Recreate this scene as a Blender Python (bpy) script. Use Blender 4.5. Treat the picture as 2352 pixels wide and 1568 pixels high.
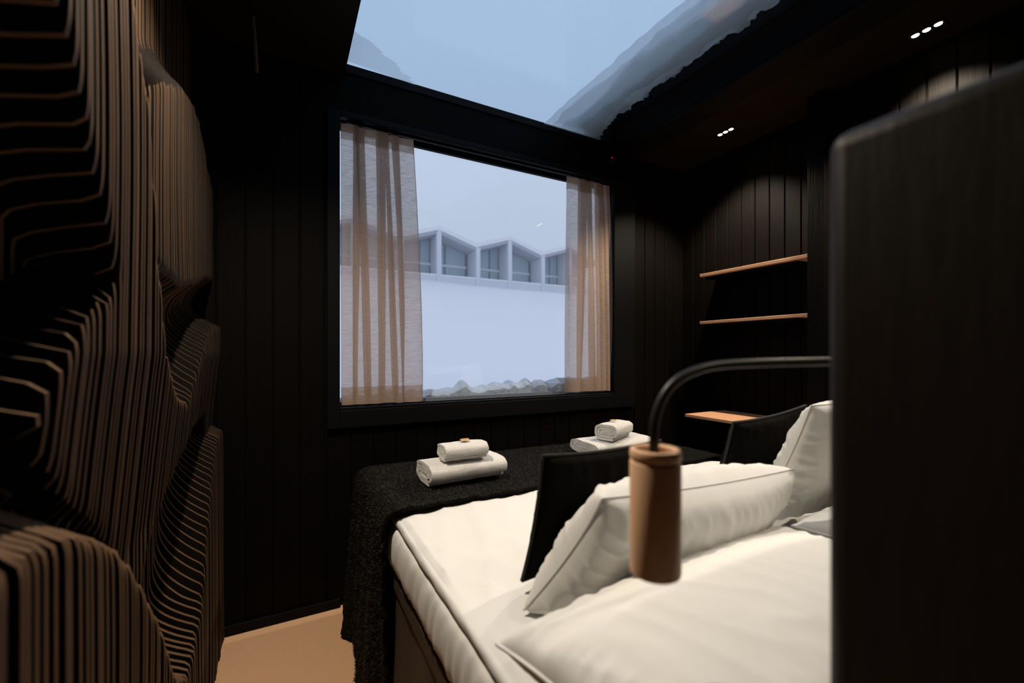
import bpy, bmesh, math, random
from mathutils import Vector, Matrix, noise

# ------------------------------------------------------------------ camera, sky, exposure
scene = bpy.context.scene
for o in list(bpy.data.objects):
    bpy.data.objects.remove(o)
C = scene.collection
H = 1.25                      # eye height above the carpet
cd = bpy.data.cameras.new('camera')
cam = bpy.data.objects.new('camera', cd)
C.objects.link(cam)
cam.location = (0, 0, H)
cam.rotation_euler = (math.radians(90), 0, math.radians(-28.05))
cd.sensor_width = 36.0
cd.lens = 36.0 * 987 / 2352
cd.shift_y = 28 / 2352
cd.clip_start = 0.02
cd.clip_end = 400
cd.dof.use_dof = True
cd.dof.focus_distance = 2.1
cd.dof.aperture_fstop = 2.0
scene.camera = cam

world = bpy.data.worlds.new('overcast_sky')
scene.world = world
world.use_nodes = True
wn = world.node_tree.nodes
wl = world.node_tree.links
wn.clear()
wo = wn.new('ShaderNodeOutputWorld')
wb = wn.new('ShaderNodeBackground')
wr = wn.new('ShaderNodeValToRGB')
wg = wn.new('ShaderNodeTexCoord')
ws = wn.new('ShaderNodeSeparateXYZ')
wl.new(wg.outputs['Generated'], ws.inputs[0])
wl.new(ws.outputs['Z'], wr.inputs[0])
wr.color_ramp.elements[0].position = 0.0
wr.color_ramp.elements[0].color = (0.50, 0.585, 0.735, 1)
wr.color_ramp.elements[1].position = 0.8
wr.color_ramp.elements[1].color = (0.47, 0.57, 0.735, 1)
wl.new(wr.outputs[0], wb.inputs[0])
wb.inputs[1].default_value = 1.27
wl.new(wb.outputs[0], wo.inputs[0])

vs = scene.view_settings
vs.view_transform = 'Standard'
vs.look = 'None'
vs.gamma = 1.0
vs.use_curve_mapping = False
vs.exposure = 0.0

SPOT_W = 114.0                 # each ceiling fixture
WARM = (1.0, 0.86, 0.68)

# ------------------------------------------------------------------ helpers
rnd = random.Random(7)
MATS = {}

def mat(name, col, rough=0.7, col2=None, scale=20.0, stretch=(1, 1, 1), bump=0.0, bscale=None,
        spec=0.3, sheen=0.0, detail=4.0, metallic=0.0, bdist=0.01):
    m = bpy.data.materials.new(name)
    m.use_nodes = True
    nt = m.node_tree
    p = nt.nodes['Principled BSDF']
    p.inputs['Roughness'].default_value = rough
    p.inputs['Specular IOR Level'].default_value = spec
    p.inputs['Metallic'].default_value = metallic
    if sheen:
        p.inputs['Sheen Weight'].default_value = sheen
        p.inputs['Sheen Roughness'].default_value = 0.4
    tc = nt.nodes.new('ShaderNodeTexCoord')
    mp = nt.nodes.new('ShaderNodeMapping')
    mp.inputs['Scale'].default_value = stretch
    nt.links.new(tc.outputs['Object'], mp.inputs[0])
    n = nt.nodes.new('ShaderNodeTexNoise')
    n.inputs['Scale'].default_value = scale
    n.inputs['Detail'].default_value = detail
    nt.links.new(mp.outputs[0], n.inputs['Vector'])
    mx = nt.nodes.new('ShaderNodeMix')
    mx.data_type = 'RGBA'
    c2 = col2 if col2 else tuple(c * 0.85 for c in col)
    mx.inputs['A'].default_value = (*col, 1)
    mx.inputs['B'].default_value = (*c2, 1)
    nt.links.new(n.outputs['Fac'], mx.inputs['Factor'])
    nt.links.new(mx.outputs['Result'], p.inputs['Base Color'])
    if bump:
        n2 = nt.nodes.new('ShaderNodeTexNoise')
        n2.inputs['Scale'].default_value = bscale or scale * 4
        n2.inputs['Detail'].default_value = 3
        nt.links.new(mp.outputs[0], n2.inputs['Vector'])
        b = nt.nodes.new('ShaderNodeBump')
        b.inputs['Strength'].default_value = bump
        b.inputs['Distance'].default_value = bdist
        nt.links.new(n2.outputs['Fac'], b.inputs['Height'])
        nt.links.new(b.outputs[0], p.inputs['Normal'])
    MATS[name] = m
    return m

def emis(name, col, strength):
    m = bpy.data.materials.new(name)
    m.use_nodes = True
    nt = m.node_tree
    p = nt.nodes['Principled BSDF']
    p.inputs['Base Color'].default_value = (*col, 1)
    p.inputs['Emission Color'].default_value = (*col, 1)
    p.inputs['Emission Strength'].default_value = strength
    MATS[name] = m
    return m

def glass(name, tint, gloss=0.06):
    m = bpy.data.materials.new(name)
    m.use_nodes = True
    nt = m.node_tree
    nt.nodes.clear()
    out = nt.nodes.new('ShaderNodeOutputMaterial')
    tr = nt.nodes.new('ShaderNodeBsdfTransparent')
    tr.inputs[0].default_value = (*tint, 1)
    gl = nt.nodes.new('ShaderNodeBsdfGlossy')
    gl.inputs['Roughness'].default_value = 0.02
    mx = nt.nodes.new('ShaderNodeMixShader')
    lw = nt.nodes.new('ShaderNodeLayerWeight')
    lw.inputs[0].default_value = 0.5
    pw = nt.nodes.new('ShaderNodeMath')
    pw.operation = 'POWER'
    pw.inputs[1].default_value = 5.0
    nt.links.new(lw.outputs['Facing'], pw.inputs[0])
    mr = nt.nodes.new('ShaderNodeMapRange')
    mr.inputs['To Min'].default_value = gloss * 0.4
    mr.inputs['To Max'].default_value = 0.6
    nt.links.new(pw.outputs[0], mr.inputs['Value'])
    nt.links.new(mr.outputs[0], mx.inputs[0])
    nt.links.new(tr.outputs[0], mx.inputs[1])
    nt.links.new(gl.outputs[0], mx.inputs[2])
    nt.links.new(mx.outputs[0], out.inputs[0])
    MATS[name] = m
    return m

def sheer(name, diff, trans, see, weave=True, rough_bump=0.2):
    """thin cloth or snow crust: diffuse + translucent + a share that passes straight through"""
    m = bpy.data.materials.new(name)
    m.use_nodes = True
    nt = m.node_tree
    nt.nodes.clear()
    out = nt.nodes.new('ShaderNodeOutputMaterial')
    d = nt.nodes.new('ShaderNodeBsdfDiffuse')
    d.inputs[0].default_value = (*diff, 1)
    t = nt.nodes.new('ShaderNodeBsdfTranslucent')
    t.inputs[0].default_value = (*trans, 1)
    a = nt.nodes.new('ShaderNodeMixShader')
    a.inputs[0].default_value = 0.5
    nt.links.new(d.outputs[0], a.inputs[1])
    nt.links.new(t.outputs[0], a.inputs[2])
    tp = nt.nodes.new('ShaderNodeBsdfTransparent')
    b = nt.nodes.new('ShaderNodeMixShader')
    nt.links.new(a.outputs[0], b.inputs[1])
    nt.links.new(tp.outputs[0], b.inputs[2])
    tc = nt.nodes.new('ShaderNodeTexCoord')
    mp = nt.nodes.new('ShaderNodeMapping')
    mp.inputs['Scale'].default_value = (30, 30, 420) if weave else (14, 14, 14)
    nt.links.new(tc.outputs['Object'], mp.inputs[0])
    n = nt.nodes.new('ShaderNodeTexNoise')
    n.inputs['Scale'].default_value = 1.0
    n.inputs['Detail'].default_value = 3
    nt.links.new(mp.outputs[0], n.inputs['Vector'])
    mr = nt.nodes.new('ShaderNodeMapRange')
    mr.inputs['From Min'].default_value = 0.3
    mr.inputs['From Max'].default_value = 0.7
    mr.inputs['To Min'].default_value = max(0, see - (0.14 if weave else 0.0))
    mr.inputs['To Max'].default_value = see + (0.14 if weave else 0.0)
    nt.links.new(n.outputs['Fac'], mr.inputs['Value'])
    nt.links.new(mr.outputs[0], b.inputs[0])
    nt.links.new(b.outputs[0], out.inputs[0])
    MATS[name] = m
    return m

def mk(name, verts, faces, material, parent=None, smooth=None, offset=None):
    me = bpy.data.meshes.new(name)
    if offset is not None:
        verts = [(v[0] - offset[0], v[1] - offset[1], v[2] - offset[2]) for v in verts]
    me.from_pydata([tuple(v) for v in verts], [], faces)
    me.update()
    bm = bmesh.new()
    bm.from_mesh(me)
    bmesh.ops.recalc_face_normals(bm, faces=bm.faces)
    bm.to_mesh(me)
    bm.free()
    if smooth is not None:
        me.shade_smooth()
        if smooth < 180:
            me.set_sharp_from_angle(angle=math.radians(smooth))
    me.materials.append(MATS[material])
    o = bpy.data.objects.new(name, me)
    C.objects.link(o)
    if parent is not None:
        o.parent = parent
    return o

class G:
    """collects geometry for one mesh"""
    def __init__(s):
        s.v, s.f = [], []
    def add(s, vs_, fs):
        n = len(s.v)
        s.v += [tuple(p) for p in vs_]
        s.f += [tuple(i + n for i in f) for f in fs]
        return s
    def box(s, x0, x1, y0, y1, z0, z1):
        return s.add([(x0, y0, z0), (x1, y0, z0), (x1, y1, z0), (x0, y1, z0),
                      (x0, y0, z1), (x1, y0, z1), (x1, y1, z1), (x0, y1, z1)],
                     [(0, 3, 2, 1), (4, 5, 6, 7), (0, 1, 5, 4), (1, 2, 6, 5), (2, 3, 7, 6), (3, 0, 4, 7)])
    def prism(s, poly, axis, a, b):
        n = len(poly)
        def p(q, w):
            return (w, q[0], q[1]) if axis == 'x' else (q[0], w, q[1]) if axis == 'y' else (q[0], q[1], w)
        vs_ = [p(q, a) for q in poly] + [p(q, b) for q in poly]
        fs = [tuple(range(n)), tuple(range(2 * n - 1, n - 1, -1))]
        fs += [(i, (i + 1) % n, n + (i + 1) % n, n + i) for i in range(n)]
        return s.add(vs_, fs)
    def tube(s, pts, r, n=10, cap=True):
        pts = [Vector(p) for p in pts]
        rs = r if isinstance(r, (list, tuple)) else [r] * len(pts)
        vs_, fs = [], []
        up = None
        for i, p in enumerate(pts):
            d = (pts[min(i + 1, len(pts) - 1)] - pts[max(i - 1, 0)]).normalized()
            if up is None:
                up = d.orthogonal().normalized()
            up = (up - d * up.dot(d)).normalized()
            sd = d.cross(up)
            for k in range(n):
                a = 2 * math.pi * k / n
                vs_.append(p + (up * math.cos(a) + sd * math.sin(a)) * rs[i])
        for i in range(len(pts) - 1):
            for k in range(n):
                fs.append((i * n + k, i * n + (k + 1) % n, (i + 1) * n + (k + 1) % n, (i + 1) * n + k))
        if cap:
            fs.append(tuple(range(n)))
            m = (len(pts) - 1) * n
            fs.append(tuple(range(m, m + n)))
        return s.add(vs_, fs)
    def lathe(s, prof, c=(0, 0, 0), n=40):
        vs_, fs = [], []
        for (r, z) in prof:
            for k in range(n):
                a = 2 * math.pi * k / n
                vs_.append((c[0] + r * math.cos(a), c[1] + r * math.sin(a), c[2] + z))
        for i in range(len(prof) - 1):
            for k in range(n):
                fs.append((i * n + k, i * n + (k + 1) % n, (i + 1) * n + (k + 1) % n, (i + 1) * n + k))
        return s.add(vs_, fs)
    def grid(s, fn, nu, nv, closed_u=False):
        vs_ = [fn(i / nu, j / nv) for j in range(nv + 1) for i in range(nu + 1)]
        fs = [(j * (nu + 1) + i, j * (nu + 1) + i + 1, (j + 1) * (nu + 1) + i + 1, (j + 1) * (nu + 1) + i)
              for j in range(nv) for i in range(nu)]
        return s.add(vs_, fs)
    def build(s, name, m, parent=None, smooth=None, offset=None):
        return mk(name, s.v, s.f, m, parent, smooth, offset)

def bevel(o, w, seg=2):
    b = o.modifiers.new('bevel', 'BEVEL')
    b.width = w
    b.segments = seg
    b.limit_method = 'ANGLE'
    return o

def thing(name, label, cat, loc=(0, 0, 0), rz=0.0, group=None):
    o = bpy.data.objects.new(name, None)
    o.empty_display_size = 0.05
    C.objects.link(o)
    o.location = loc
    o.rotation_euler = (0, 0, rz)
    return tag(o, label, cat, group)

def tag(o, label, cat, group=None):
    o['label'] = label
    o['category'] = cat
    if group:
        o['group'] = group
    return o

def struct(o, label):
    o['kind'] = 'structure'
    o['label'] = label
    o['category'] = label.split('|')[-1] if '|' in label else o.name.split('_')[0]
    o['label'] = label.split('|')[0]
    return o

def nz(x, y, z=0.0):
    return noise.noise(Vector((x, y, z)))

# ------------------------------------------------------------------ materials
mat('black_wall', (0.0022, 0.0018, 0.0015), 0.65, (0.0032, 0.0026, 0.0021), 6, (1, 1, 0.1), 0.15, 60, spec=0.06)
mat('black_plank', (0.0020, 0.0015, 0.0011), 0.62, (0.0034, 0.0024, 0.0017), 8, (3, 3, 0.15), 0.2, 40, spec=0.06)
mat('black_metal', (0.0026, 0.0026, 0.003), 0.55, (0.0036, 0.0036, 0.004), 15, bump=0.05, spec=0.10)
mat('blue_frame', (0.016, 0.020, 0.030), 0.4, (0.022, 0.027, 0.038), 10)
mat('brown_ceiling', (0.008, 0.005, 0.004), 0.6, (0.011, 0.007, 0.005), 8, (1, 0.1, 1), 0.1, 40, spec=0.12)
mat('carpet', (0.90, 0.55, 0.33), 0.95, (0.68, 0.39, 0.22), 260, bump=0.9, bscale=420, spec=0.05, bdist=0.006)
mat('slat_wood', (0.135, 0.074, 0.037), 0.6, (0.06, 0.033, 0.017), 12, (1, 1, 0.2), 0.15, 60, spec=0.15)
mat('slat_side', (0.008, 0.006, 0.005), 0.7, (0.012, 0.009, 0.007), 12, (1, 1, 0.2), 0.15, 60, spec=0.1)  # near-black side faces: the shade between slats is put into the colour
mat('shelf_wood', (0.62, 0.34, 0.19), 0.5, (0.50, 0.26, 0.14), 14, (3, 0.25, 3), 0.08, 60)
mat('lamp_wood', (0.82, 0.52, 0.33), 0.45, (0.72, 0.43, 0.26), 40, (2, 2, 0.12), 0.05, 120)
mat('linen_white', (0.67, 0.665, 0.645), 0.85, (0.63, 0.625, 0.605), 30, bump=0.12, bscale=900, spec=0.15, sheen=0.1, bdist=0.001)
mat('terry', (0.82, 0.80, 0.77), 0.95, (0.74, 0.72, 0.69), 120, bump=1.0, bscale=380, spec=0.05, sheen=0.2, bdist=0.006)
mat('throw_black', (0.0035, 0.003, 0.0027), 0.8, (0.0065, 0.0055, 0.0045), 90, bump=1.0, bscale=260, spec=0.06, sheen=0.01, bdist=0.01)
mat('fur_strand', (0.018, 0.016, 0.013), 0.6, (0.006, 0.0055, 0.005), 60, spec=0.25)
mat('cushion_black', (0.0035, 0.003, 0.003), 0.85, (0.0065, 0.0055, 0.005), 160, bump=0.8, bscale=420, spec=0.05, sheen=0.0, bdist=0.004)
mat('cushion_piping', (0.018, 0.016, 0.014), 0.8, (0.028, 0.025, 0.022), 220, bump=0.6, bscale=500)
mat('skirt_brown', (0.045, 0.030, 0.020), 0.7, (0.060, 0.040, 0.027), 40, (1, 1, 0.3), 0.2, 300)
mat('head_panel', (0.0095, 0.0065, 0.005), 0.5, (0.013, 0.009, 0.0068), 12, (1, 1, 0.2), 0.1, 80, spec=0.2)
mat('tube_black', (0.012, 0.010, 0.009), 0.4, (0.015, 0.013, 0.012), 30)
mat('snow', (0.97, 0.93, 0.95), 0.9, (0.94, 0.91, 0.93), 1.2, bump=0.2, bscale=6, spec=0.1, bdist=0.1)
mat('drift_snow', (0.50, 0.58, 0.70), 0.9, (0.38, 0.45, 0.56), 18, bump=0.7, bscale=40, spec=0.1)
mat('cabin_concrete', (0.78, 0.78, 0.84), 0.85, (0.74, 0.74, 0.80), 0.8)
mat('cabin_soffit', (0.52, 0.53, 0.60), 0.85, (0.48, 0.49, 0.56), 0.8)  # soffit lightened, part of the haze is put into its colour
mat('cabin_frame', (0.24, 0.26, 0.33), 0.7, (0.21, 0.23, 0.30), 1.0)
mat('cabin_glass', (0.42, 0.52, 0.58), 0.3, (0.48, 0.58, 0.63), 0.3, spec=0.5)
mat('cabin_transom', (0.80, 0.82, 0.86), 0.7, (0.76, 0.78, 0.82), 1.0)
mat('bead_grey', (0.15, 0.17, 0.21), 0.4, (0.18, 0.20, 0.24), 12)
mat('plate_grey', (0.10, 0.10, 0.10), 0.4, (0.12, 0.12, 0.12), 20)
mat('rod_wood', (0.10, 0.065, 0.038), 0.7, (0.07, 0.045, 0.028), 30, (1, 1, 0.1))
mat('tag_wood', (0.62, 0.42, 0.22), 0.5, (0.50, 0.32, 0.16), 60)
emis('led_warm', (1.0, 0.78, 0.50), 14.0)
emis('led_red', (1.0, 0.05, 0.02), 0.5)
glass('window_glass', (0.98, 0.985, 0.99))
glass('roof_glass', (0.82, 0.88, 0.93), 0.04)
sheer('curtain_linen', (0.60, 0.44, 0.33), (0.44, 0.33, 0.28), 0.33)
sheer('roof_snow', (0.82, 0.86, 0.88), (0.95, 0.98, 1.0), 0.55, weave=False)

# ------------------------------------------------------------------ the room shell
D = 2.287                      # window wall
XL = -0.37                     # wall behind the slats
XR, XN = 2.58, 2.70            # right wall, back of the shelf niche
YB = -0.95                     # wall behind the camera
ZC = 2.63                      # side ceilings
WX0, WX1, WZ0, WZ1 = 0.246, 1.990, H - 0.266, H + 1.165
SX0, SX1, SY0 = 0.266, 2.00, 0.25   # skylight opening
ZG = H + 1.425                 # skylight glass

g = G().box(XL - 0.1, XN + 0.1, YB - 0.1, D + 0.12, -0.10, 0.0)
fl = struct(g.build('floor', 'carpet'), 'beige carpet floor between the slatted wall and the bed')

g = G()
g.box(XL - 0.1, WX0, D, D + 0.12, 0, ZG + 0.06)
g.box(WX1, XN + 0.1, D, D + 0.12, 0, ZG + 0.06)
g.box(WX0, WX1, D, D + 0.12, 0, WZ0)
g.box(WX0, WX1, D, D + 0.12, WZ1, ZG - 0.012)
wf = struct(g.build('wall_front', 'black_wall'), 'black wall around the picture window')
def planks(parent, axis, a0, a1, n, w0, z0, z1, th, name='plank', sign=1):
    """vertical boards with open joints on a wall; axis x: wall at y=w0, axis y: wall at x=w0"""
    w = (a1 - a0) / n
    me = None
    for i in range(n):
        if me is None:
            gg = G()
            c = 0.0025
            p = [(-w / 2 + c, 0), (-w / 2 + c, -sign * (th - 0.003)), (-w / 2 + c + 0.003, -sign * th),
                 (w / 2 - c - 0.003, -sign * th), (w / 2 - c, -sign * (th - 0.003)), (w / 2 - c, 0)]
            if axis == 'y':
                p = [(q[1], q[0]) for q in p]
            gg.prism(p, 'z', z0, z1)
            o = gg.build(name, 'black_plank', parent)
            me = o.data
        else:
            o = bpy.data.objects.new(name, me)
            C.objects.link(o)
            o.parent = parent
        c0 = a0 + (i + 0.5) * w
        o.location = (c0, w0, 0) if axis == 'x' else (w0, c0, 0)
planks(wf, 'x', -0.37, 0.180, 5, D, 0.04, ZC, 0.010)
planks(wf, 'x', 0.190, 2.185, 18, D, 0.04, WZ0 - 0.115, 0.010)
planks(wf, 'x', 2.195, XN, 5, D, 0.04, ZC, 0.010)

g = G().box(XL - 0.1, XL, YB, D, 0, ZC + 0.1)
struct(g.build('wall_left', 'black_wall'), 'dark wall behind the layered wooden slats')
g = G()
g.box(XN, XN + 0.1, 1.335, D, 0, ZC + 0.1)                 # niche back
g.box(XR, XN + 0.1, YB, 1.335, 0, ZC + 0.1)                # main right wall
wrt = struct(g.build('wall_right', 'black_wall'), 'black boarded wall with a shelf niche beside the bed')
planks(wrt, 'y', 0.035, 1.333, 13, XR, 0.04, ZC, 0.010)
planks(wrt, 'y', 1.337, D - 0.012, 10, XN, 0.04, ZC, 0.010)
g = G().box(XL - 0.1, XN + 0.1, YB - 0.1, YB, 0, ZC + 0.1)
struct(g.build('wall_back', 'black_wall'), 'dark wall behind the viewer')

g = G()
g.box(XL - 0.1, SX0, YB, D, ZC, ZC + 0.16)
g.box(SX1, XN + 0.1, YB, D, ZC, ZC + 0.16)
g.box(SX0, SX1, YB, SY0, ZC, ZC + 0.16)
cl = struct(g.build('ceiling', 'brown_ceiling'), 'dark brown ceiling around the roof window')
g = G().box(SX1, 2.175, SY0, D - 0.012, ZC - 0.022, ZC)
struct(bevel(g.build('trim_1', 'black_metal'), 0.004), 'black metal trim strip beside the roof window|trim')
g = G().box(2.495, XR - 0.0102, 1.213, 1.297, 0, ZC - 0.001)
struct(bevel(g.build('trim_2', 'black_plank'), 0.003), 'upright black post at the near end of the shelf niche|trim')
g = G().box(-0.365, 0.25, D - 0.024, D - 0.0102, 0, 0.045)
struct(bevel(g.build('baseboard_front', 'black_metal'), 0.004), 'low black baseboard under the window wall')

# picture window
g = G()
fo = 0.058
g.box(WX0 - fo, WX0, D - 0.035, D + 0.10, WZ0 - 0.103, WZ1 + 0.03)
g.box(WX1, WX1 + 0.19, D - 0.035, D + 0.10, WZ0 - 0.103, WZ1 + 0.03)
g.box(WX0, WX1, D - 0.035, D + 0.10, WZ1, WZ1 + 0.03)
g.box(WX0, WX1, D - 0.035, D + 0.10, WZ0 - 0.103, WZ0 - 0.012)
w1 = struct(bevel(g.build('window_1', 'black_metal'), 0.004), 'large black framed picture window onto a snowy slope')
G().box(WX0 - 0.002, WX1 + 0.002, D + 0.062, D + 0.068, WZ0 - 0.02, WZ1 + 0.002).build('pane', 'window_glass', w1)
g = G().box(WX0 + 0.001, WX1 - 0.001, D - 0.030, D + 0.060, WZ0 - 0.012, WZ0)
bevel(g.build('sill', 'black_metal', w1), 0.003)
g = G()
g.box(WX0 + 0.0005, WX1 - 0.0005, D + 0.050, D + 0.061, WZ0, WZ0 + 0.020)
g.build('glazing_bead', 'bead_grey', w1)

# roof window
g = G()
g.box(SX0 - 0.02, SX0 + 0.003, SY0, D + 0.05, ZC + 0.001, ZG + 0.02)
g.box(SX1 - 0.003, SX1 + 0.02, SY0, D + 0.05, ZC + 0.001, ZG + 0.02)
g.box(SX0, SX1, SY0 - 0.02, SY0 + 0.003, ZC + 0.001, ZG + 0.02)
g.box(SX0, SX1, D - 0.008, D + 0.05, ZG - 0.02, ZG + 0.02)
w2 = struct(g.build('window_2', 'black_metal'), 'roof window over the bed, snow lying along its edge')
G().box(SX0, SX1, SY0, D, ZG, ZG + 0.012).build('pane', 'roof_glass', w2)
g = G().box(1.745, SX1 + 0.06, SY0, D + 0.05, ZG + 0.125, ZG + 0.165)
g.box(SX1 + 0.02, SX1 + 0.06, SY0, D + 0.05, ZG + 0.01, ZG + 0.125)
g.box(1.80, SX1 + 0.02, D + 0.01, D + 0.05, ZG + 0.02, ZG + 0.125)
g.build('flashing', 'blue_frame', w2)

# ------------------------------------------------------------------ the layered slat wall
POLY_L = [(-.9, -1.4), (-.9, -.16), (.3, -.19), (.6, -.20), (.72, -.22), (.85, -.28), (.95, -.36), (1.1, -.52), (1.21, -.65),
          (1.32, -.80), (1.42, -.86), (1.55, -.83), (1.61, -.80), (1.66, -.766), (1.8, -.60), (1.95, -.45), (2.05, -.37),
          (2.13, -.34), (2.4, -.32), (2.4, -1.4)]
POLY_M = [(.50, 1.5), (.62, .75), (.72, .43), (.84, .27), (.93, .13), (.90, .095), (.82, .06), (.736, -.02), (.70, -.08), (.72, -.13),
          (.8, -.20), (.95, -.30), (1.1, -.44), (1.226, -.53), (1.337, -.43), (1.58, -.316), (1.8, -.25), (2.0, -.24), (2.08, -.30),
          (2.15, -.40), (2.4, -.40),
          (2.4, .13), (2.02, .11), (1.9, .07), (1.77, -.02), (1.66, -.12), (1.6, -.15), (1.5, -.13), (1.40, -.08), (1.30, 0), (1.21, .2),
          (1.16, .38), (1.12, .5), (1.02, .66), (.92, 1.0), (.86, 1.5)]
POLY_U = [(1.10, .40), (1.2, .58), (1.35, .68), (1.50, .75), (1.58, .79), (1.64, .82), (1.8, .86), (1.93, .85), (2.0, .80), (2.1, .74), (2.4, .70), (2.4, .32), (2.1, .30),
          (1.85, .24), (1.6, .20), (1.35, .22), (1.15, .30)]
POLY_N = [(-.9, 1.5), (-.9, .52), (.45, .52), (.58, .55), (.64, .62), (.60, .9), (.52, 1.5)]  # unseen mass above the view, added to shade the near recess below it
def sdf(poly, x, y):
    d = 1e9
    inside = False
    n = len(poly)
    j = n - 1
    for i in range(n):
        xi, yi = poly[i]
        xj, yj = poly[j]
        ex, ey = xj - xi, yj - yi
        px, py = x - xi, y - yi
        t = max(0.0, min(1.0, (px * ex + py * ey) / (ex * ex + ey * ey)))
        qx, qy = px - ex * t, py - ey * t
        d = min(d, qx * qx + qy * qy)
        if (yi > y) != (yj > y) and x < (xj - xi) * (y - yi) / (yj - yi) + xi:
            inside = not inside
        j = i
    d = math.sqrt(d)
    return -d if inside else d
def relief(y, z):
    """x of the slat edge at depth y, height z (relative to the eye)"""
    best = 0.0
    for poly, amp, w in ((POLY_L, 1.12, 0.11), (POLY_M, 1.0 - 0.36 * max(0.0, min(1.0, (0.0 - z) / 0.40)), 0.085), (POLY_U, 0.72, 0.10), (POLY_N, 1.0, 0.03)):
        d = sdf(poly, y, z)
        if poly is POLY_M and y < 0.98 and z > -0.16 - 0.3 * max(0, y - 0.75):
            w = 0.022
        if d <= 0:
            e = min(1.0, -d / 0.03)
            v = amp * (0.93 + 0.07 * math.sqrt(e * (2 - e)))
        elif d < w:
            v = amp * 0.93 * (1 - d / w) ** 2
        else:
            v = 0.0
        best = max(best, v)
    wob = 0.010 * nz(y * 2.2, z * 1.6, 3.1)
    return -0.345 + 0.105 * best + wob * (0.3 + 0.7 * best)
sw = thing('slat_relief', 'dark brown wall relief of layered upright plywood slats with carved ledges', 'wall relief', (-0.30, 1.2, 0))
PITCH, THK = 0.020, 0.0100
NZ = 210
yy = 0.16
while yy < 2.25:
    jit = rnd.uniform(-0.0035, 0.0025)
    vs_, fs = [], []
    for k in range(NZ + 1):
        z = -H + 0.003 + (ZC - 0.006) * k / NZ
        x = max(XL + 0.006, relief(yy + THK / 2, z) + jit)
        vs_ += [(x, yy, z + H), (x, yy + THK, z + H), (XL + 0.002, yy + THK, z + H), (XL + 0.002, yy, z + H)]
    for k in range(NZ):
        a, b = 4 * k, 4 * k + 4
        for q in range(4):
            r = (q + 1) % 4
            fs.append((a + q, a + r, b + r, b + q))
    fs.append((0, 1, 2, 3))
    fs.append((4 * NZ, 4 * NZ + 1, 4 * NZ + 2, 4 * NZ + 3))
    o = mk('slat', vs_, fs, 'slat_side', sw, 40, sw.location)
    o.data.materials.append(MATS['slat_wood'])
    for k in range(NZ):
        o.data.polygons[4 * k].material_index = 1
    yy += PITCH

# ------------------------------------------------------------------ ceiling spot fixtures with their lamps
def spot_fixture(x, y, label, power, tilt, cone, blend=1.0):
    t = thing('ceiling_spotlight', label, 'spotlight', (x, y, ZC), 0, 'recessed three-lens ceiling spotlights')
    g = G()
    z0 = -0.003
    g.box(-0.020, 0.020, -0.062, -0.055, z0, -0.0002)
    g.box(-0.020, 0.020, 0.055, 0.062, z0, -0.0002)
    g.box(-0.020, -0.0145, -0.055, 0.055, z0, -0.0002)
    g.box(0.0145, 0.020, -0.055, 0.055, z0, -0.0002)
    g.box(-0.0145, 0.0145, -0.0215, -0.0155, z0, -0.0002)
    g.box(-0.0145, 0.0145, 0.0155, 0.0215, z0, -0.0002)
    g.build('housing', 'black_metal', t)
    for k in (-1, 0, 1):
        gg = G().lathe([(0.0005, -0.0012), (0.006, -0.0012), (0.0115, -0.0022), (0.0125, -0.003), (0.0132, -0.0012)], (0, k * 0.037, 0), 16)
        gg.build('lens', 'led_warm', t, 60)
    ld = bpy.data.lights.new('spot_lamp', 'SPOT')
    ld.energy = power
    ld.color = WARM
    ld.spot_size = math.radians(cone)
    ld.spot_blend = blend
    ld.shadow_soft_size = 0.025
    lo = bpy.data.objects.new('spot_lamp', ld)
    C.objects.link(lo)
    lo.parent = t
    lo.location = (0, 0, -0.03)
    lo.rotation_euler = (0, math.radians(tilt), 0)
spot_fixture(2.43, 1.735, 'lit three-lens ceiling spotlight nearer the window, over the shelves', SPOT_W, 6, 112, 0.6)
spot_fixture(2.42, 0.785, 'lit three-lens ceiling spotlight at upper right, nearer the viewer', SPOT_W, 6, 112, 0.6)
spot_fixture(-0.08, 1.24, 'ceiling spotlight above the walkway beside the slatted wall', SPOT_W * 1.38, -4, 128)
spot_fixture(1.05, -0.40, 'ceiling spotlight behind the headboard', SPOT_W * 1.0, 0, 88)

# thin pull rod hanging from the ceiling by the slatted wall
t = thing('pull_rod', 'thin brown wooden rod hanging from the ceiling near the slatted wall', 'rod', (-0.094, 2.02, H + 1.139))
G().tube([(0, 0, 0), (0, 0, 0.02), (-0.012, 0, 0.22)], 0.0066, 8).build('rod', 'rod_wood', t, 40)
G().tube([(-0.012, 0, 0.22), (-0.012, 0, ZC - H - 1.139)], 0.011, 8).build('bracket', 'black_metal', t, 40)

# red standby light of a sensor in the upper corner of the window wall
t = thing('sensor', 'tiny black sensor with a red light in the corner above the window', 'sensor', (1.985, D - 0.0001, H + 1.34))
bevel(G().box(-0.014, 0.014, -0.012, 0, -0.014, 0.014).build('case', 'black_metal', t), 0.003)
G().lathe([(0.0003, 0), (0.003, 0), (0.003, 0.003)], (0, 0, 0), 10).build('indicator', 'led_red', t)
t.children[-1].rotation_euler = (math.radians(90), 0, 0)
t.children[-1].location = (0, -0.0135, 0)

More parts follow.
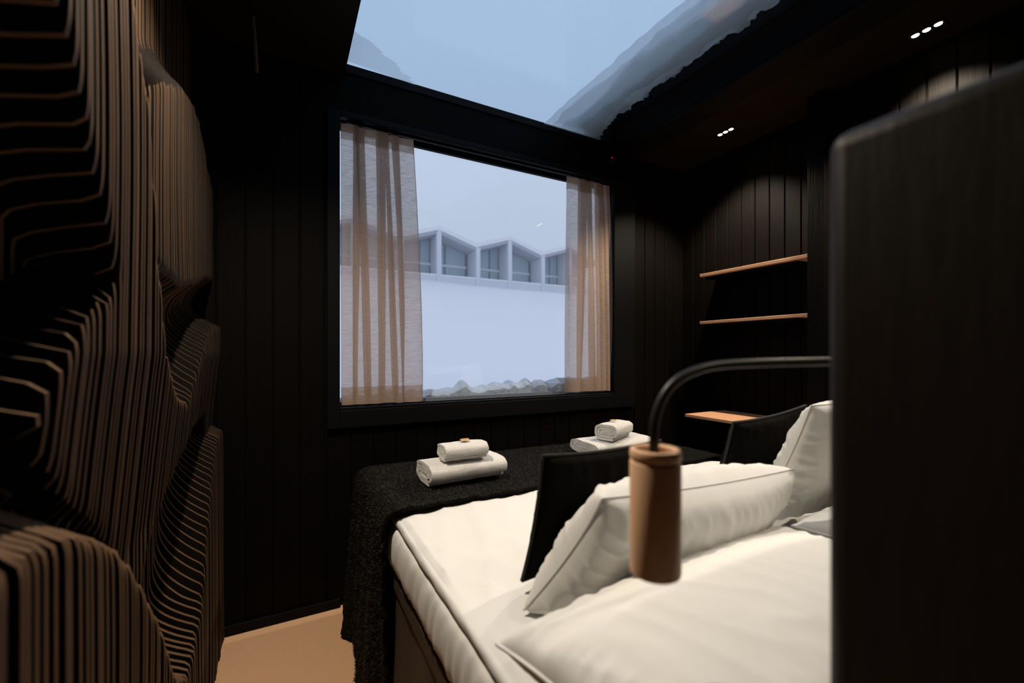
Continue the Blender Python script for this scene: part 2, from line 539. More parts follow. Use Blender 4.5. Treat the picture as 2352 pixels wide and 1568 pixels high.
# ------------------------------------------------------------------ shelves in the niche
def shelf(x0, y0, y1, z, th, label, x1=XN - 0.0101):
    g = G()
    c = 0.004
    g.prism([(x0 + c, y0), (x1, y0), (x1, y1), (x0 + c, y1), (x0, y1 - c), (x0, y0 + c)], 'z', z - th, z)
    o = bevel(g.build('shelf', 'shelf_wood'), 0.002)
    o2 = G().box(x0 + 0.03, x1 - 0.001, y0 + 0.07, y1 - 0.02, z - th - 0.012, z - th).build('bracket_rail', 'black_metal', o)
    return tag(o, label, 'shelf', 'pale wooden niche shelves')
shelf(2.51, 1.300, 1.99, H + 0.542, 0.020, 'top pale wooden shelf in the dark niche beside the bed')
shelf(2.51, 1.300, 1.99, H + 0.220, 0.018, 'middle pale wooden shelf in the dark niche')
shelf(2.30, 1.300, 1.935, H - 0.390, 0.018, 'lowest, deepest wooden shelf behind the far cushion')
t = thing('wall_switch', 'small grey switch plate on the right wall behind the lamp arm', 'switch', (XR - 0.0101, 1.145, H - 0.10))
bevel(G().box(-0.006, 0, -0.035, 0.035, -0.04, 0.04).build('plate', 'plate_grey', t), 0.002)
bevel(G().box(-0.009, -0.005, -0.015, 0.015, -0.02, 0.02).build('rocker', 'plate_grey', t), 0.001)

# ------------------------------------------------------------------ headboard
g = G().box(0.42, 2.02, 0.02, 0.206, 0.0, H + 0.193)
hb = bevel(g.build('headboard', 'head_panel', smooth=40), 0.017, 5)
tag(hb, 'tall dark headboard with rounded edges filling the right side, end-on', 'headboard')

# ------------------------------------------------------------------ bed
BX0, BX1, BY0, BY1 = 0.335, 1.97, 0.215, 2.08
ZS = H - 0.745                # top of the skirted base
bed = thing('bed', 'wide double bed with white mattress and brown gathered skirt', 'bed', (1.15, 1.15, 0))
bo = bed.location
def skirt(u, v):
    y = BY0 + (BY1 - BY0) * u
    z = 0.012 + (ZS - 0.055 - 0.012) * v
    a = (1 - v) * 0.014 + 0.004
    x = BX0 + 0.004 + a * math.sin(u * 58 + 1.3 * math.sin(u * 17)) * (0.6 + 0.4 * nz(u * 9, v * 1.5)) - (1 - v) * 0.012
    return (x, y, z)
g = G().grid(skirt, 220, 14)
o = g.build('skirt', 'skirt_brown', bed, 180, bo)
def skirt_r(u, v):
    p = skirt(1 - u, v)
    return (BX1 + BX0 - p[0], p[1], p[2])
G().grid(skirt_r, 220, 8).build('skirt', 'skirt_brown', bed, 180, bo)
bevel(G().box(BX0 + 0.022, BX1 - 0.022, BY0, BY1, 0.10, ZS - 0.03).build('base', 'black_wall', bed, None, bo), 0.01)
bevel(G().box(BX0 - 0.004, BX1 + 0.004, BY0, BY1 + 0.004, ZS - 0.058, ZS).build('skirt_band', 'skirt_brown', bed, None, bo), 0.008, 3)
def rounded_slab(x0, x1, y0, y1, z0, z1, bulge, nx, ny, top, side):
    """closed slab with rounded sides; top(x, y, fall) adds relief, side(s, k) pushes the sides"""
    g = G()
    prof = []
    K = 9
    per = []
    r = 0.05
    for (cx, cy, a0) in ((x0 + r, y0 + r, 180), (x1 - r, y0 + r, 270), (x1 - r, y1 - r, 0), (x0 + r, y1 - r, 90)):
        for k in range(7):
            a = math.radians(a0 + 90 * k / 6)
            per.append((cx + r * math.cos(a), cy + r * math.sin(a), math.cos(a), math.sin(a)))
    pts = []
    for i in range(len(per)):
        a, b = per[i], per[(i + 1) % len(per)]
        L = math.hypot(b[0] - a[0], b[1] - a[1])
        n = max(1, int(L / 0.011))
        for k in range(n):
            f = k / n
            pts.append(tuple(a[q] * (1 - f) + b[q] * f for q in range(4)))
    n = len(pts)
    rows = []
    hz = (z1 - z0) / 2
    for k in range(K + 1):
        ph = -math.pi / 2 + math.pi * k / K
        row = []
        for i, p in enumerate(pts):
            off = bulge * (math.cos(ph) ** 0.8 if math.cos(ph) > 1e-6 else 0) - bulge
            off += side(p[0], p[1], ph)
            row.append((p[0] + p[2] * off, p[1] + p[3] * off, z0 + hz + hz * math.copysign(abs(math.sin(ph)) ** 0.8, math.sin(ph))))
        rows.append(row)
    vs_ = [q for r_ in rows for q in r_]
    fs = [(k * n + i, k * n + (i + 1) % n, (k + 1) * n + (i + 1) % n, (k + 1) * n + i) for k in range(K) for i in range(n)]
    # top: rings shrinking inwards to a centre line
    cx0, cx1, cy0, cy1 = x0 + bulge, x1 - bulge, y0 + bulge, y1 - bulge
    last = rows[-1]
    base = K * n
    R = 46
    mx, my = (x0 + x1) / 2, (y0 + y1) / 2
    for k in range(1, R + 1):
        f = (k / R) ** 1.25 * 0.985
        for q in last:
            x = q[0] + (mx - q[0]) * f
            y = q[1] + (my - q[1]) * f
            d = min(x - x0, x1 - x, y - y0, y1 - y)
            vs_.append((x, y, z1 + top(x, y, d)))
        for i in range(n):
            fs.append((base + i, base + (i + 1) % n, base + n + (i + 1) % n, base + n + i))
        base += n
    fs.append(tuple(range(base, base + n)))
    fs.append(tuple(range(n)))
    return g.add(vs_, fs)
def m_side(x, y, ph):
    s = x * 3 + y
    return 0.003 * nz(s * 13, ph * 0.7, 2) + 0.0055 * (1 - abs(nz(s * 22 + ph * 0.5, ph * 0.3, 5))) ** 3 + 0.003 * nz(s * 3, 0, 1)
g = rounded_slab(BX0 - 0.012, BX1 + 0.012, BY0, BY1, ZS + 0.012, H - 0.588, 0.022, 1, 1,
                 lambda x, y, d: 0.0, m_side)
g.build('mattress', 'linen_white', bed, 180, bo)
def d_top(x, y, d):
    f = max(0.0, min(1.0, d / 0.25))
    w = 0.012 * f
    w += 0.010 * f * nz(x * 1.6, y * 1.3, 8)
    # shallow creases running along and across the sheet
    w += 0.0075 * (1 - abs(nz((x + 0.7 * y) * 6.0, (y - x) * 1.1, 4))) ** 3
    w += 0.0060 * (1 - abs(nz((x - 0.35 * y) * 9.0, (y + x) * 1.5, 14))) ** 4
    w -= 0.010 * min(1, max(0, (y - 1.42) / 0.08))
    w -= 0.011 * math.exp(-((x - 1.15) / 0.02) ** 2) * 0.4
    return w
def d_side(x, y, ph):
    return 0.004 * nz(y * 2.3, x * 2.3, 11) + 0.002 * nz(y * 14, ph, x * 9)
g = rounded_slab(BX0 - 0.002, BX1 + 0.002, BY0 + 0.01, BY1 + 0.004, H - 0.587, H - 0.556, 0.016, 1, 1, d_top, d_side)
dv = g.build('duvet', 'linen_white', None, 180)
tag(dv, 'smooth white duvet spread over the bed', 'duvet')

# ------------------------------------------------------------------ black throw across the foot of the bed
TY0, TY1 = 1.44, 2.10
ZT = H - 0.520
def throw_path(s, y):
    """cross-section from the left hem over the bed to the right hem; s in metres along the cloth"""
    top_w = BX1 - BX0 + 0.03
    drop = ZT - 0.02
    fx = BX0 - 0.030
    if s < drop:                                   # left hanging part, s=0 at the hem
        h = s
        fall = 1 - h / drop
        wav = 0.020 * math.sin(y * 16 + 0.8) + 0.014 * math.sin(y * 37 + 2) + 0.02 * nz(y * 5, 1.7)
        x = fx - 0.018 - 0.028 * fall - wav * (fall ** 0.8)
        z = 0.018 + h
        r = 0.075
        k = drop - h
        if k < r:
            a = (r - k) / r * math.pi / 2
            x = fx - 0.018 - 0.028 * r / drop - wav * (r / drop) ** 0.8 * (k / r) + r * 0.8 * (1 - math.cos(a))
            z = ZT - r + r * math.sin(a)
        return x, z
    s -= drop
    if s < top_w:
        return fx + 0.04 + s * (top_w - 0.04) / top_w, ZT + 0.004 * nz(s * 4, y * 4, 3)
    s -= top_w
    return BX1 + 0.03 + 0.02 * min(1, s / 0.1), ZT - s
TL = (ZT - 0.02) + (BX1 - BX0 + 0.03) + 0.45
def throw_pt(u, v):
    s = u * TL
    hang = s < (ZT - 0.02)
    e = 0.012 * nz(s * 9, 4.2) + 0.008 * nz(s * 26, 9)
    if hang:
        e += 0.012 * math.sin((ZT - s) * 6)
    y0 = TY0 + e
    y = y0 + (TY1 - y0) * v
    x, z = throw_path(s, y)
    if v > 0.93:                                    # tucked over the foot end
        z -= 0.10 * ((v - 0.93) / 0.07) ** 2
    n1 = 0.006 * nz(x * 22 + z * 22, y * 22, 6) + 0.003 * nz(x * 60 + z * 60, y * 60, 6)
    if hang and (ZT - s) > 0.06:
        x += n1
    else:
        z += abs(n1)
    return (x, y, z)
tr = thing('throw_blanket', 'fluffy black throw draped across the foot of the bed to the floor', 'blanket', (1.15, 1.77, 0))
g = G().grid(throw_pt, 420, 110)
o = g.build('cloth', 'throw_black', tr, 180, tr.location)
sm = o.modifiers.new('thickness', 'SOLIDIFY')
sm.thickness = 0.010
sm.offset = -1
# the pile: short curly fibres standing on the cloth
g = G()
for i in range(26000):
    if i < 15000:
        u = rnd.uniform(0.0, 0.36)
    else:
        u = rnd.uniform(0.25, 0.75)
    v = rnd.uniform(0.0, 0.9) ** 1.4
    p = Vector(throw_pt(u, v))
    q1 = Vector(throw_pt(min(1, u + 0.003), v)) - p
    q2 = Vector(throw_pt(u, min(1, v + 0.01))) - p
    nn = q1.cross(q2)
    if nn.length < 1e-9:
        continue
    nn.normalize()
    s = u * TL
    out = Vector((-1, 0, 0.1)) if s < ZT - 0.1 else Vector((-0.3, 0, 1))
    if nn.dot(out) < 0:
        nn = -nn
    L = rnd.uniform(0.006, 0.014)
    tdir = Vector((rnd.uniform(-1, 1), rnd.uniform(-1, 1), rnd.uniform(-1, 1)))
    tdir = (tdir - nn * tdir.dot(nn)).normalized()
    sd = nn.cross(tdir) * 0.0007
    a = p - nn * 0.001
    m1 = p + nn * L * 0.5 + tdir * L * 0.35
    e = p + nn * L * 0.55 + tdir * L * 1.1
    g.add([a - sd, a + sd, m1 + sd, m1 - sd, e], [(0, 1, 2, 3), (3, 2, 4)])
o = g.build('pile', 'fur_strand', tr, None, tr.location)
o['kind'] = 'stuff'

# ------------------------------------------------------------------ pillows and cushions
def cushion_mesh(q, th, nu, nv, wr, seed, pinch=0.06, power=0.5, front=1.0, back=1.0, sag=0.0):
    """closed pillow stretched over the quad q = (bl, br, tr, tl); wr = wrinkle depth"""
    bl, br, tr_, tl = [Vector(p) for p in q]
    nrm = (br - bl).cross(tl - bl).normalized()
    vs_, fs = [], []
    W = ((br - bl).length + (tr_ - tl).length) / 2
    Hh = ((tl - bl).length + (tr_ - br).length) / 2
    def pt(i, j, sgn):
        a, b = i / nu * 2 - 1, j / nv * 2 - 1
        # edges drawn in between the corners
        aa = a * (1 - pinch * (1 - b * b) * abs(a) ** 3)
        bb = b * (1 - pinch * 1.2 * (1 - a * a) * abs(b) ** 3)
        u, v = (aa + 1) / 2, (bb + 1) / 2
        p = bl * (1 - u) * (1 - v) + br * u * (1 - v) + tr_ * u * v + tl * (1 - u) * v
        fa, fb = max(0, 1 - a * a), max(0, 1 - b * b)
        prof = (fa ** power) * (fb ** power)
        k = front if sgn > 0 else back
        off = sgn * th / 2 * prof * k
        x, y = a * W, b * Hh
        ed = 1 - min(fa, fb)
        rad = math.atan2(b, a)
        w = wr * 0.8 * nz(x * 4 + seed, y * 4, sgn * 2.0 + seed)
        # creases pulled in from the seams, running square to each edge
        ex, ey = (1 - abs(a)) * W, (1 - abs(b)) * Hh
        cx = (1 - abs(nz(y * 16 + seed, x * 2.2, seed * 1.7 + sgn))) ** 5
        cy = (1 - abs(nz(x * 16 + seed, y * 2.2, seed * 2.3 + sgn))) ** 5
        w += wr * 1.3 * cx * math.exp(-((ex - 0.07) / 0.07) ** 2)
        w += wr * 1.3 * cy * math.exp(-((ey - 0.07) / 0.07) ** 2)
        w += wr * 0.8 * (1 - abs(nz((x + y * 0.4) * 9, (y - x) * 2, seed + 9))) ** 5
        if i in (0, nu) or j in (0, nv):
            w = 0
            off = 0
        p = p + nrm * (off + sgn * w * min(1, prof * 3))
        p.z -= sag * prof * 0.3
        return p
    idx = {}
    for sgn in (1, -1):
        for j in range(nv + 1):
            for i in range(nu + 1):
                if sgn < 0 and (i in (0, nu) or j in (0, nv)):
                    idx[(sgn, i, j)] = idx[(1, i, j)]
                else:
                    idx[(sgn, i, j)] = len(vs_)
                    vs_.append(pt(i, j, sgn))
        for j in range(nv):
            for i in range(nu):
                f = (idx[(sgn, i, j)], idx[(sgn, i + 1, j)], idx[(sgn, i + 1, j + 1)], idx[(sgn, i, j + 1)])
                fs.append(f if sgn > 0 else f[::-1])
    rim = [vs_[idx[(1, i, 0)]] for i in range(nu)] + [vs_[idx[(1, nu, j)]] for j in range(nv)] + \
          [vs_[idx[(1, i, nv)]] for i in range(nu, 0, -1)] + [vs_[idx[(1, 0, j)]] for j in range(nv, 0, -1)]
    return G().add(vs_, fs), rim
def hz(p):
    return (p[0], p[1], p[2] + H)
def pillow(q, th, label, seed, wr=0.006, power=0.5, group='white bed pillows', front=1.0, back=1.0, pinch=0.06, bead=0.0035):
    q = [hz(p) for p in q]
    c = tuple(sum(p[k] for p in q) / 4 for k in range(3))
    c = (c[0], c[1], min(p[2] for p in q))
    t = thing('pillow', label, 'pillow', c, 0, group)
    g, rim = cushion_mesh(q, th, 96, 72, wr, seed, pinch, power, front, back)
    g.build('pillowcase', 'linen_white', t, 180, c)
    G().tube(rim + [rim[0]], bead, 6, False).build('seam', 'linen_white', t, 180, c)
    return t
def cushion(q, th, label, seed):
    q = [hz(p) for p in q]
    c = tuple(sum(p[k] for p in q) / 4 for k in range(3))
    c = (c[0], c[1], min(p[2] for p in q))
    t = thing('cushion', label, 'cushion', c, 0, 'black square cushions')
    g, rim = cushion_mesh(q, th, 40, 40, 0.003, seed, 0.05, 0.40)
    g.build('cover', 'cushion_black', t, 180, c)
    G().tube(rim + [rim[0]], 0.0042, 6, False).build('piping', 'cushion_piping', t, 180, c)
    return t
# flat pillows by the headboard (bl, br near the head; tl, tr towards the foot), then the leaning ones
pillow([(.325, .222, -.445), (1.08, .222, -.44), (1.10, .64, -.445), (.308, .632, -.475)], 0.165,
       'white pillow lying flat closest to the viewer, below the lamp', 3, 0.004, 0.42)
pillow([(1.17, .222, -.445), (1.90, .222, -.445), (1.90, .66, -.445), (1.16, .64, -.445)], 0.16,
       'white pillow lying flat at the far side beside the headboard', 5, 0.004, 0.45)
pillow([(.445, .785, -.538), (1.05, .775, -.525), (1.115, .61, -.285), (.510, .61, -.262)], 0.20,
       'white pillow leaning behind the wooden lamp, crumpled near corner', 8, 0.0065, 0.40, bead=0.0018)
pillow([(1.20, .765, -.49), (1.83, .765, -.49), (1.80, .61, -.10), (1.21, .62, -.135)], 0.15,
       'tall white pillow standing at the far side against the dark headboard edge', 13, 0.006, 0.5, bead=0.0018)
cushion([(.478, .850, -.515), (.85, .855, -.515), (.845, .785, -.220), (.490, .780, -.218)], 0.080,
        'black square cushion standing against the pillow behind the lamp', 2)
cushion([(1.145, .885, -.515), (1.52, .885, -.515), (1.52, .795, -.17), (1.155, .80, -.20)], 0.07,
        'black square cushion at the far side, below the lowest shelf', 6)

# ------------------------------------------------------------------ towels with wooden tags
def towel_mesh(L, dp, ht, turns, th, seed, flat=1.0):
    """cloth rolled into a flattened spiral (in the y-z plane), axis along x"""
    N = int(turns * 44)
    pts = []
    for k in range(N + 1):
        f = k / N
        a = 2 * math.pi * turns * f - 0.6 * math.pi
        sc = 1 - f * (turns * th * 1.12) / (ht / 2)
        sc = max(sc, 0.03)
        hy = dp / 2 - (1 - sc) * ht / 2
        hz_ = ht / 2 * sc
        ca, sa = math.cos(a), math.sin(a)
        e = 0.55
        y = hy * math.copysign(abs(ca) ** e, ca)
        z = hz_ * math.copysign(abs(sa) ** (e + 0.15), sa)
        pts.append((y, z))
    M = 26
    vs_, fs = [], []
    for i in range(M + 1):
        x = (i / M - 0.5) * L
        for k, (y, z) in enumerate(pts):
            y0, z0 = pts[max(k - 1, 0)]
            y1, z1 = pts[min(k + 1, N)]
            d = math.hypot(y1 - y0, z1 - z0) or 1
            ny, nz_ = (z1 - z0) / d, -(y1 - y0) / d
            if ny * y + nz_ * z > 0:
                ny, nz_ = -ny, -nz_
            ex = 0.004 * nz(k * 0.25, seed, 1.0) if i in (0, M) else 0
            w = 0.0022 * nz(x * 30, y * 40 + seed, z * 40) + 0.003 * nz(x * 9, y * 9, z * 9 + seed)
            o_ = w
            vs_.append((x + ex, y - ny * o_, ht / 2 + z - nz_ * o_))
            vs_.append((x + ex, y + ny * th, ht / 2 + z + nz_ * th))
    n = 2 * (N + 1)
    for i in range(M):
        for k in range(N):
            a, b = i * n + 2 * k, (i + 1) * n + 2 * k
            fs.append((a, a + 2, b + 2, b))
            fs.append((a + 1, b + 1, b + 3, a + 3))
        a, b = i * n, (i + 1) * n
        fs.append((a, b, b + 1, a + 1))
        a, b = i * n + 2 * N, (i + 1) * n + 2 * N
        fs.append((a, a + 1, b + 1, b))
    for i in (0, M):
        for k in range(N):
            a = i * n + 2 * k
            fs.append((a, a + 1, a + 3, a + 2))
    return G().add(vs_, fs)
def towel(L, dp, ht, turns, th, x, y, z, rz, label, seed, grp):
    o = towel_mesh(L, dp, ht, turns, th, seed).build('towel', 'terry', None, 50)
    o.location = (x, y, z)
    o.rotation_euler = (0, 0, rz)
    return tag(o, label, 'towel', grp)
ZB = ZT + 0.013
towel(0.325, 0.205, 0.088, 3.1, 0.0128, 0.650, 1.655, ZB, 0.03, 'large folded white towel on the black throw, left pile', 1, 'large folded bath towels')
towel(0.180, 0.125, 0.068, 3.0, 0.0102, 0.642, 1.625, ZB + 0.087, -0.02, 'small rolled white towel on top of the left pile', 4, 'small rolled hand towels')
towel(0.40, 0.235, 0.070, 2.9, 0.0108, 1.545, 1.755, ZB, 0.02, 'large folded white towel at right, half hidden by black cushion', 7, 'large folded bath towels')
towel(0.205, 0.140, 0.088, 3.1, 0.0127, 1.535, 1.735, ZB + 0.067, 0.42, 'small rolled white towel on top of the right pile', 9, 'small rolled hand towels')
def wood_tag(x, y, z, rz, label):
    t = thing('towel_tag', label, 'tag', (x, y, z), rz, 'wooden towel tags')
    g = G().lathe([(0.0004, 0), (0.016, 0), (0.0175, 0.0015), (0.016, 0.003), (0.0004, 0.003)], (0, 0, 0), 20)
    o = g.build('disc', 'tag_wood', t, 40)
    o.scale = (1.15, 0.8, 1)
    g = G()
    pts = [(0.020 * math.cos(a), 0.011 * math.sin(a) + 0.004, 0.0035) for a in [k * math.pi / 8 for k in range(17)]]
    g.tube(pts, 0.0012, 6, False).build('cord', 'tag_wood', t, 60)
wood_tag(0.652, 1.630, ZB + 0.156, 0.2, 'small wooden tag lying on the left rolled towel')
wood_tag(1.530, 1.74, ZB + 0.1555, 0.4, 'small wooden tag lying on the right rolled towel')

# ------------------------------------------------------------------ reading lamp
LX, LY, LZ = 0.398, 0.378, H - 0.265
lp = thing('reading_lamp', 'wooden cylinder reading lamp hanging from a black gooseneck over the pillows', 'lamp', (LX, LY, LZ))
R = 0.0300
prof = [(0.004, 0.030), (R - 0.007, 0.030), (R - 0.006, 0.0), (R - 0.003, -0.0005), (R - 0.0008, 0.001), (R, 0.004), (R, 0.1335), (R - 0.0006, 0.1350),
        (R - 0.0018, 0.1358), (R - 0.0020, 0.1372), (R - 0.0008, 0.1385), (R, 0.1400), (R, 0.1475), (R - 0.001, 0.1495), (R - 0.003, 0.1505),
        (R - 0.006, 0.1500), (R - 0.0075, 0.148), (R - 0.008, 0.120), (0.004, 0.119)]
sh = G().lathe(prof, (0, 0, 0), 56).build('shade', 'lamp_wood', lp, 35)
G().lathe([(0.0004, 0.121), (0.013, 0.121), (0.013, 0.126), (0.007, 0.130), (0.007, 0.136)], (0, 0, 0), 20).build('socket', 'tube_black', sh, 40)
arm = [Vector((LX, LY, LZ + 0.124))] + [Vector((x, y, H + z)) for x, y, z in (
    (0.3961, 0.3782, -0.1043),
    (0.3987, 0.3779, -0.0781),
    (0.4094, 0.3756, -0.052),
    (0.4277, 0.3704, -0.0326),
    (0.4536, 0.3634, -0.0206),
    (0.487, 0.3547, -0.0143),
    (0.5538, 0.3372, -0.0119),
    (0.6169, 0.3229, -0.0111),
    (0.6726, 0.3102, -0.0108))]
arm += [Vector((0.72, 0.265, H - 0.012)), Vector((0.735, 0.235, H - 0.015)), Vector((0.738, 0.215, H - 0.016))]
def smooth_path(p, n=8):
    out = []
    for i in range(len(p) - 1):
        a, b, c, d = p[max(i - 1, 0)], p[i], p[i + 1], p[min(i + 2, len(p) - 1)]
        for k in range(n):
            t = k / n
            out.append(0.5 * ((2 * b) + (c - a) * t + (2 * a - 5 * b + 4 * c - d) * t * t + (3 * b - a - 3 * c + d) * t ** 3))
    out.append(p[-1])
    return out
G().tube(smooth_path(arm), 0.0058, 14).build('gooseneck', 'tube_black', lp, 180, lp.location)
mt = G().lathe([(0.0004, 0.018), (0.024, 0.018), (0.028, 0.015), (0.028, 0.0)], (0, 0, 0), 28).build('wall_mount', 'tube_black', lp, 40)
mt.rotation_euler = (math.radians(-90), 0, 0)
mt.location = Vector((0.738, 0.2058, H - 0.016)) - Vector(lp.location)

# ------------------------------------------------------------------ curtains
def curtain(name, label, xt0, xt1, xb0, xb1, ph, seed, z0, z1):
    t = thing('curtain', label, 'curtain', (xb0, D + 0.012, z0), 0, 'linen window curtains')
    n = len(ph) - 1
    lap = [0.30, 0.62, 0.44, 0.66, 0.36, 0.22, 0.55][:n]
    def pt(u, v, push=0.0):
        # u across (fold by fold), v up; folds are regular at the tape and loosen downwards
        f = u * n
        k = min(int(f), n - 1)
        r = f - k
        w0 = ph[k]
        w1 = ph[k + 1]
        s = w0 + (w1 - w0) * r
        xa = xb0 + (xb1 - xb0) * s
        xb = xt0 + (xt1 - xt0) * s
        vv = v ** 1.6
        x = xa * (1 - vv) + xb * vv
        am = (0.016 + 0.010 * (1 - v)) * (0.75 + 0.5 * nz(k * 1.7 + seed, v * 1.1))
        th = 2 * math.pi * r
        y = am * math.cos(th)
        wd = (w1 - w0) * (xb1 - xb0)
        kk = lap[k] * (1 - v) + lap[(k * 3 + 1) % n] * v + 0.22 * nz(k * 2.3 + seed, v * 1.8, 5)
        x += -wd * kk * math.sin(th)
        x += 0.010 * (1 - v) * nz(k * 0.9 + seed, v * 2.2, 7)
        xl, xr = xb0 * (1 - vv) + xt0 * vv, xb1 * (1 - vv) + xt1 * vv
        x = max(xl + 0.001 * r, min(xr - 0.001 * r, x))
        z = z0 + (z1 - z0) * v + (0.010 * math.cos(th + 0.5) + 0.008 * nz(k * 1.3, seed)) * (v > 0.97) * (v - 0.97) / 0.03
        z += -0.006 * nz(u * 6, seed, 3) * (1 - v) ** 8
        return (x, D + 0.005 + y + push, z)
    U = n * 22
    me = G().grid(lambda u, v: pt(u, v), U, 70).build('cloth', 'curtain_linen', t, 180, t.location)
    hh = 0.088 / (z1 - z0)
    G().grid(lambda u, v: pt(u, v * hh, 0.0018), U, 5).build('hem', 'curtain_linen', t, 180, t.location)
    G().grid(lambda u, v: pt(u, 1 - hh * 0.95 + v * hh * 0.95, 0.0018), U, 8).build('heading_tape', 'curtain_linen', t, 180, t.location)
    return t
curtain('curtain', 'wide sheer beige linen curtain at the left side of the window', WX0 + 0.008, 0.619, WX0 + 0.012, 0.675,
        [0, .17, .30, .48, .62, .74, 1.0], 1.3, H - 0.256, H + 1.153)
curtain('curtain', 'narrow beige linen curtain gathered at the right side of the window', 1.630, 1.975, 1.622, 2.020,
        [0, .30, .52, .68, .80, .91, 1.0], 5.2, H - 0.250, H + 1.153)
t = thing('curtain_track', 'slim black curtain track along the top of the window', 'curtain track', (1.18, D + 0.005, WZ1))
G().box(-0.90, 0.80, -0.008, 0.008, -0.010, -0.0005).build('rail', 'black_metal', t)

# ------------------------------------------------------------------ outdoors
def field(u, v):
    y = 2.62 + 60 * v ** 1.7
    x = -22 + 70 * u
    z = H - 0.85 + 0.222 * (min(y, 31) - 2.62) + 0.20 * nz(x * 0.15, y * 0.15, 2) + 0.05 * nz(x * 0.6, y * 0.6, 5)
    if y > 27:
        z = min(z, H + 5.2 + 0.25 * nz(x * 0.3, 1))
    return (x, y, z)
g = G().grid(field, 120, 90)
o = g.build('snow_field', 'snow', None, 180)
o['kind'] = 'structure'
tag(o, 'snow covered slope rising behind the window', 'snow')
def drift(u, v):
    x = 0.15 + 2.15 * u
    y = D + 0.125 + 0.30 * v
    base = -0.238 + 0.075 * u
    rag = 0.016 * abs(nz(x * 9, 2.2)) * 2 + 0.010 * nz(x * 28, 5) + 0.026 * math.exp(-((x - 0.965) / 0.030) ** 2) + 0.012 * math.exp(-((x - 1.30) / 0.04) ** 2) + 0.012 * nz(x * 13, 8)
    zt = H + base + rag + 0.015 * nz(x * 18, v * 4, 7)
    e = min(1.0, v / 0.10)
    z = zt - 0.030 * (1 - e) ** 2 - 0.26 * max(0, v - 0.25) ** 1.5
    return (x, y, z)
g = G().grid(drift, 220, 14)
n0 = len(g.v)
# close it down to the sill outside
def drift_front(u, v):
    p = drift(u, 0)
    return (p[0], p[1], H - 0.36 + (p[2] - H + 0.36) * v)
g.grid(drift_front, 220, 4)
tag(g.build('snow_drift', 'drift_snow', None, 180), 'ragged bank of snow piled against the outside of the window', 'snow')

# snow lying on the roof glass, in overlapping crusts
def crust(g, x0, x1, y0, y1, ra, rb, th, seed, z):
    def f(u, v, up):
        y = y0 + (y1 - y0) * v
        a = x0 + ra * nz(y * 2.2, seed) + ra * 0.5 * nz(y * 11, seed + 3)
        b = x1 + rb * nz(y * 2.0, seed + 7) + rb * 0.8 * nz(y * 8, seed + 9) + rb * 0.5 * nz(y * 24, seed + 11) + rb * 0.3 * nz(y * 60, seed + 13) + 0.10 * max(0.0, (y - D + 0.22) / 0.22)
        x = a + (b - a) * u
        h = th * math.sqrt(max(0.0, 1 - (2 * u - 1) ** 4)) * (0.8 + 0.4 * nz(x * 6, y * 6, seed))
        return (x, y, z + (h if up else 0.0004))
    g.grid(lambda u, v: f(u, v, True), 24, 200)
    g.grid(lambda u, v: f(u, v, False), 24, 200)
g = G()
crust(g, 1.44, 1.745, SY0, D, 0.03, 0.05, 0.04, 1.0, ZG + 0.0125)
crust(g, 1.50, 1.765, SY0, D, 0.04, 0.06, 0.05, 4.0, ZG + 0.0150)
crust(g, 1.57, 1.775, SY0, D, 0.05, 0.06, 0.06, 8.0, ZG + 0.0175)
crust(g, 1.66, 1.785, SY0, D, 0.05, 0.06, 0.07, 12.0, ZG + 0.0200)
tag(g.build('roof_snow', 'roof_snow', None, 180), 'melting strip of snow lying along the right edge of the roof window', 'snow')
g = G()
def patch(u, v):
    w = (1 - v) ** 0.8
    x = SX0 + 0.004 + (0.36 * w + 0.03 * nz(v * 9, 2)) * u * (1 - 0.2 * nz(v * 20, 1))
    y = D - 0.012 - 0.26 * v
    return (x, y, ZG + 0.013 + 0.02 * (1 - u) * w)
g.grid(patch, 20, 24)
tag(g.build('roof_snow', 'roof_snow', None, 180), 'small grey patch of snow in the left corner of the roof window', 'snow')

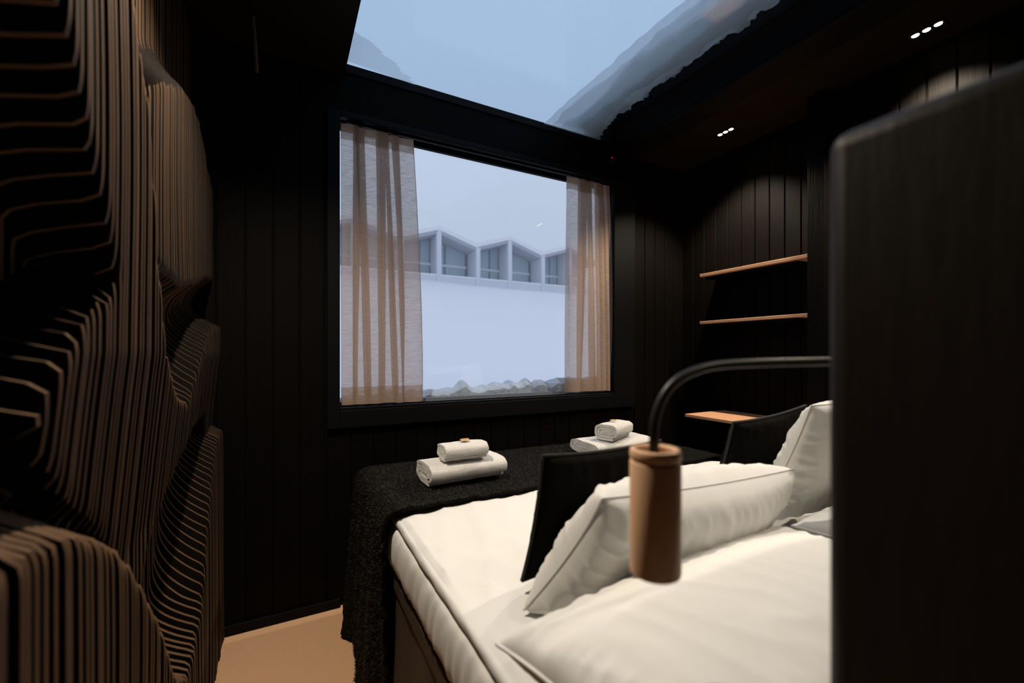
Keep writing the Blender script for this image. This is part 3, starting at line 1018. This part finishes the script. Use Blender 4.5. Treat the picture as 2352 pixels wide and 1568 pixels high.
# row of gabled cabins on the hilltop
CW = 5.78                      # valley to valley
CYF = 30.0
def cabin(label):
    t = thing('cabin', label, 'cabin', (0, 0, 0), 0, 'gabled cabins on the snowy hilltop')
    hw = CW / 2
    zf, zv, zp = 5.85, 8.15, 9.08
    dep = 1.6
    pw_ = 0.17
    def part(name, g, m):
        return g.build(name, m, t)
    G().box(-pw_, pw_, -0.2, 0.2, 4.4, zp).build('post', 'cabin_concrete', t)
    G().box(-hw, -hw + 2 * pw_, -0.2, 0.2, 4.4, zv + 0.03).build('post', 'cabin_concrete', t)
    G().box(-pw_ * 0.6, pw_ * 0.6, 0.2, dep, zf, zp - 0.15).build('fin_wall', 'cabin_concrete', t)
    G().box(-hw, -hw + pw_ * 1.2, 0.2, dep, zf, zv - 0.1).build('fin_wall', 'cabin_concrete', t)
    for s in (-1, 1):
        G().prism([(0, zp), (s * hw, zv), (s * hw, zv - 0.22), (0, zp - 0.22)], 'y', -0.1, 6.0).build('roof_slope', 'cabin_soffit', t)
        G().prism([(0, zp + 0.28), (s * hw, zv + 0.34), (s * hw, zv + 0.001), (0, zp + 0.001)], 'y', -0.25, 6.0).build('roof_snow_layer', 'snow', t)
        # glazing: panes between mullions under the slope
        xs = [0.12, 1.05, hw - 0.12] if s > 0 else [0.12, 0.95, hw - 0.12]
        def ztop(x):
            return zp - 0.24 + (zv - zp) * x / hw
        for a, b in zip(xs[:-1], xs[1:]):
            for (z0, z1f) in ((zf + 0.08, None), (zf + 1.12, 1)):
                if z1f is None:
                    G().prism([(s * a, z0), (s * b, z0), (s * b, zf + 0.98), (s * a, zf + 0.98)], 'y', dep + 0.04, dep + 0.07).build('pane', 'cabin_glass', t)
                else:
                    G().prism([(s * a, z0), (s * b, z0), (s * b, ztop(b)), (s * a, ztop(a))], 'y', dep + 0.04, dep + 0.07).build('pane', 'cabin_glass', t)
        for x in xs:
            G().prism([(s * x - 0.07, zf), (s * x + 0.07, zf), (s * x + 0.07, ztop(x) + 0.05), (s * x - 0.07, ztop(x) + 0.05)], 'y', dep, dep + 0.1).build('mullion', 'cabin_frame', t)
        G().box(min(s * 0.1, s * (hw - 0.1)), max(s * 0.1, s * (hw - 0.1)), dep - 0.05, dep + 0.08, zf + 0.96, zf + 1.14).build('transom', 'cabin_transom', t)
    G().box(-hw, hw, -0.12, 6.0, zf - 0.75, zf - 0.08).build('balcony_slab', 'cabin_concrete', t)
    G().box(-hw + 0.001, hw - 0.001, -0.16, dep + 0.02, zf - 0.0799, zf + 0.03).build('balcony_snow', 'snow', t)
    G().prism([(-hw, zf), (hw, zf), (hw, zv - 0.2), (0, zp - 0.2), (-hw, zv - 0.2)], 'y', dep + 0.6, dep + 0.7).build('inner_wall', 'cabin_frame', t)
    return t
def copy_tree(o, parent=None):
    c = o.copy()
    C.objects.link(c)
    c.parent = parent
    for ch in o.children:
        copy_tree(ch, c)
    return c
cab_labels = ['grey gabled cabin on the hill, fully behind the left curtain',
              'grey gabled hilltop cabin partly covered by the left curtain edge',
              'grey gabled hilltop cabin in the middle of the window view',
              'grey gabled hilltop cabin partly covered by the right curtain']
c0 = cabin(cab_labels[0])
for k in range(4):
    o = c0 if k == 0 else copy_tree(c0)
    o.location = (9.94 + (k - 1) * CW, CYF, H - 0.15)
    o['label'] = cab_labels[k]

# ------------------------------------------------------------------ snow haze hanging over the slope
m = bpy.data.materials.new('snow_haze')
m.use_nodes = True
nt = m.node_tree
nt.nodes.clear()
out = nt.nodes.new('ShaderNodeOutputMaterial')
vsn = nt.nodes.new('ShaderNodeVolumeScatter')
vsn.inputs['Color'].default_value = (0.98, 0.98, 1.0, 1)
vsn.inputs['Density'].default_value = 0.007
nt.links.new(vsn.outputs[0], out.inputs['Volume'])
MATS['snow_haze'] = m
o = G().box(-20, 46, 6.0, 62, -3, 24).build('snow_haze', 'snow_haze')
o['kind'] = 'stuff'
tag(o, 'thin snowy haze in the air over the slope', 'haze')
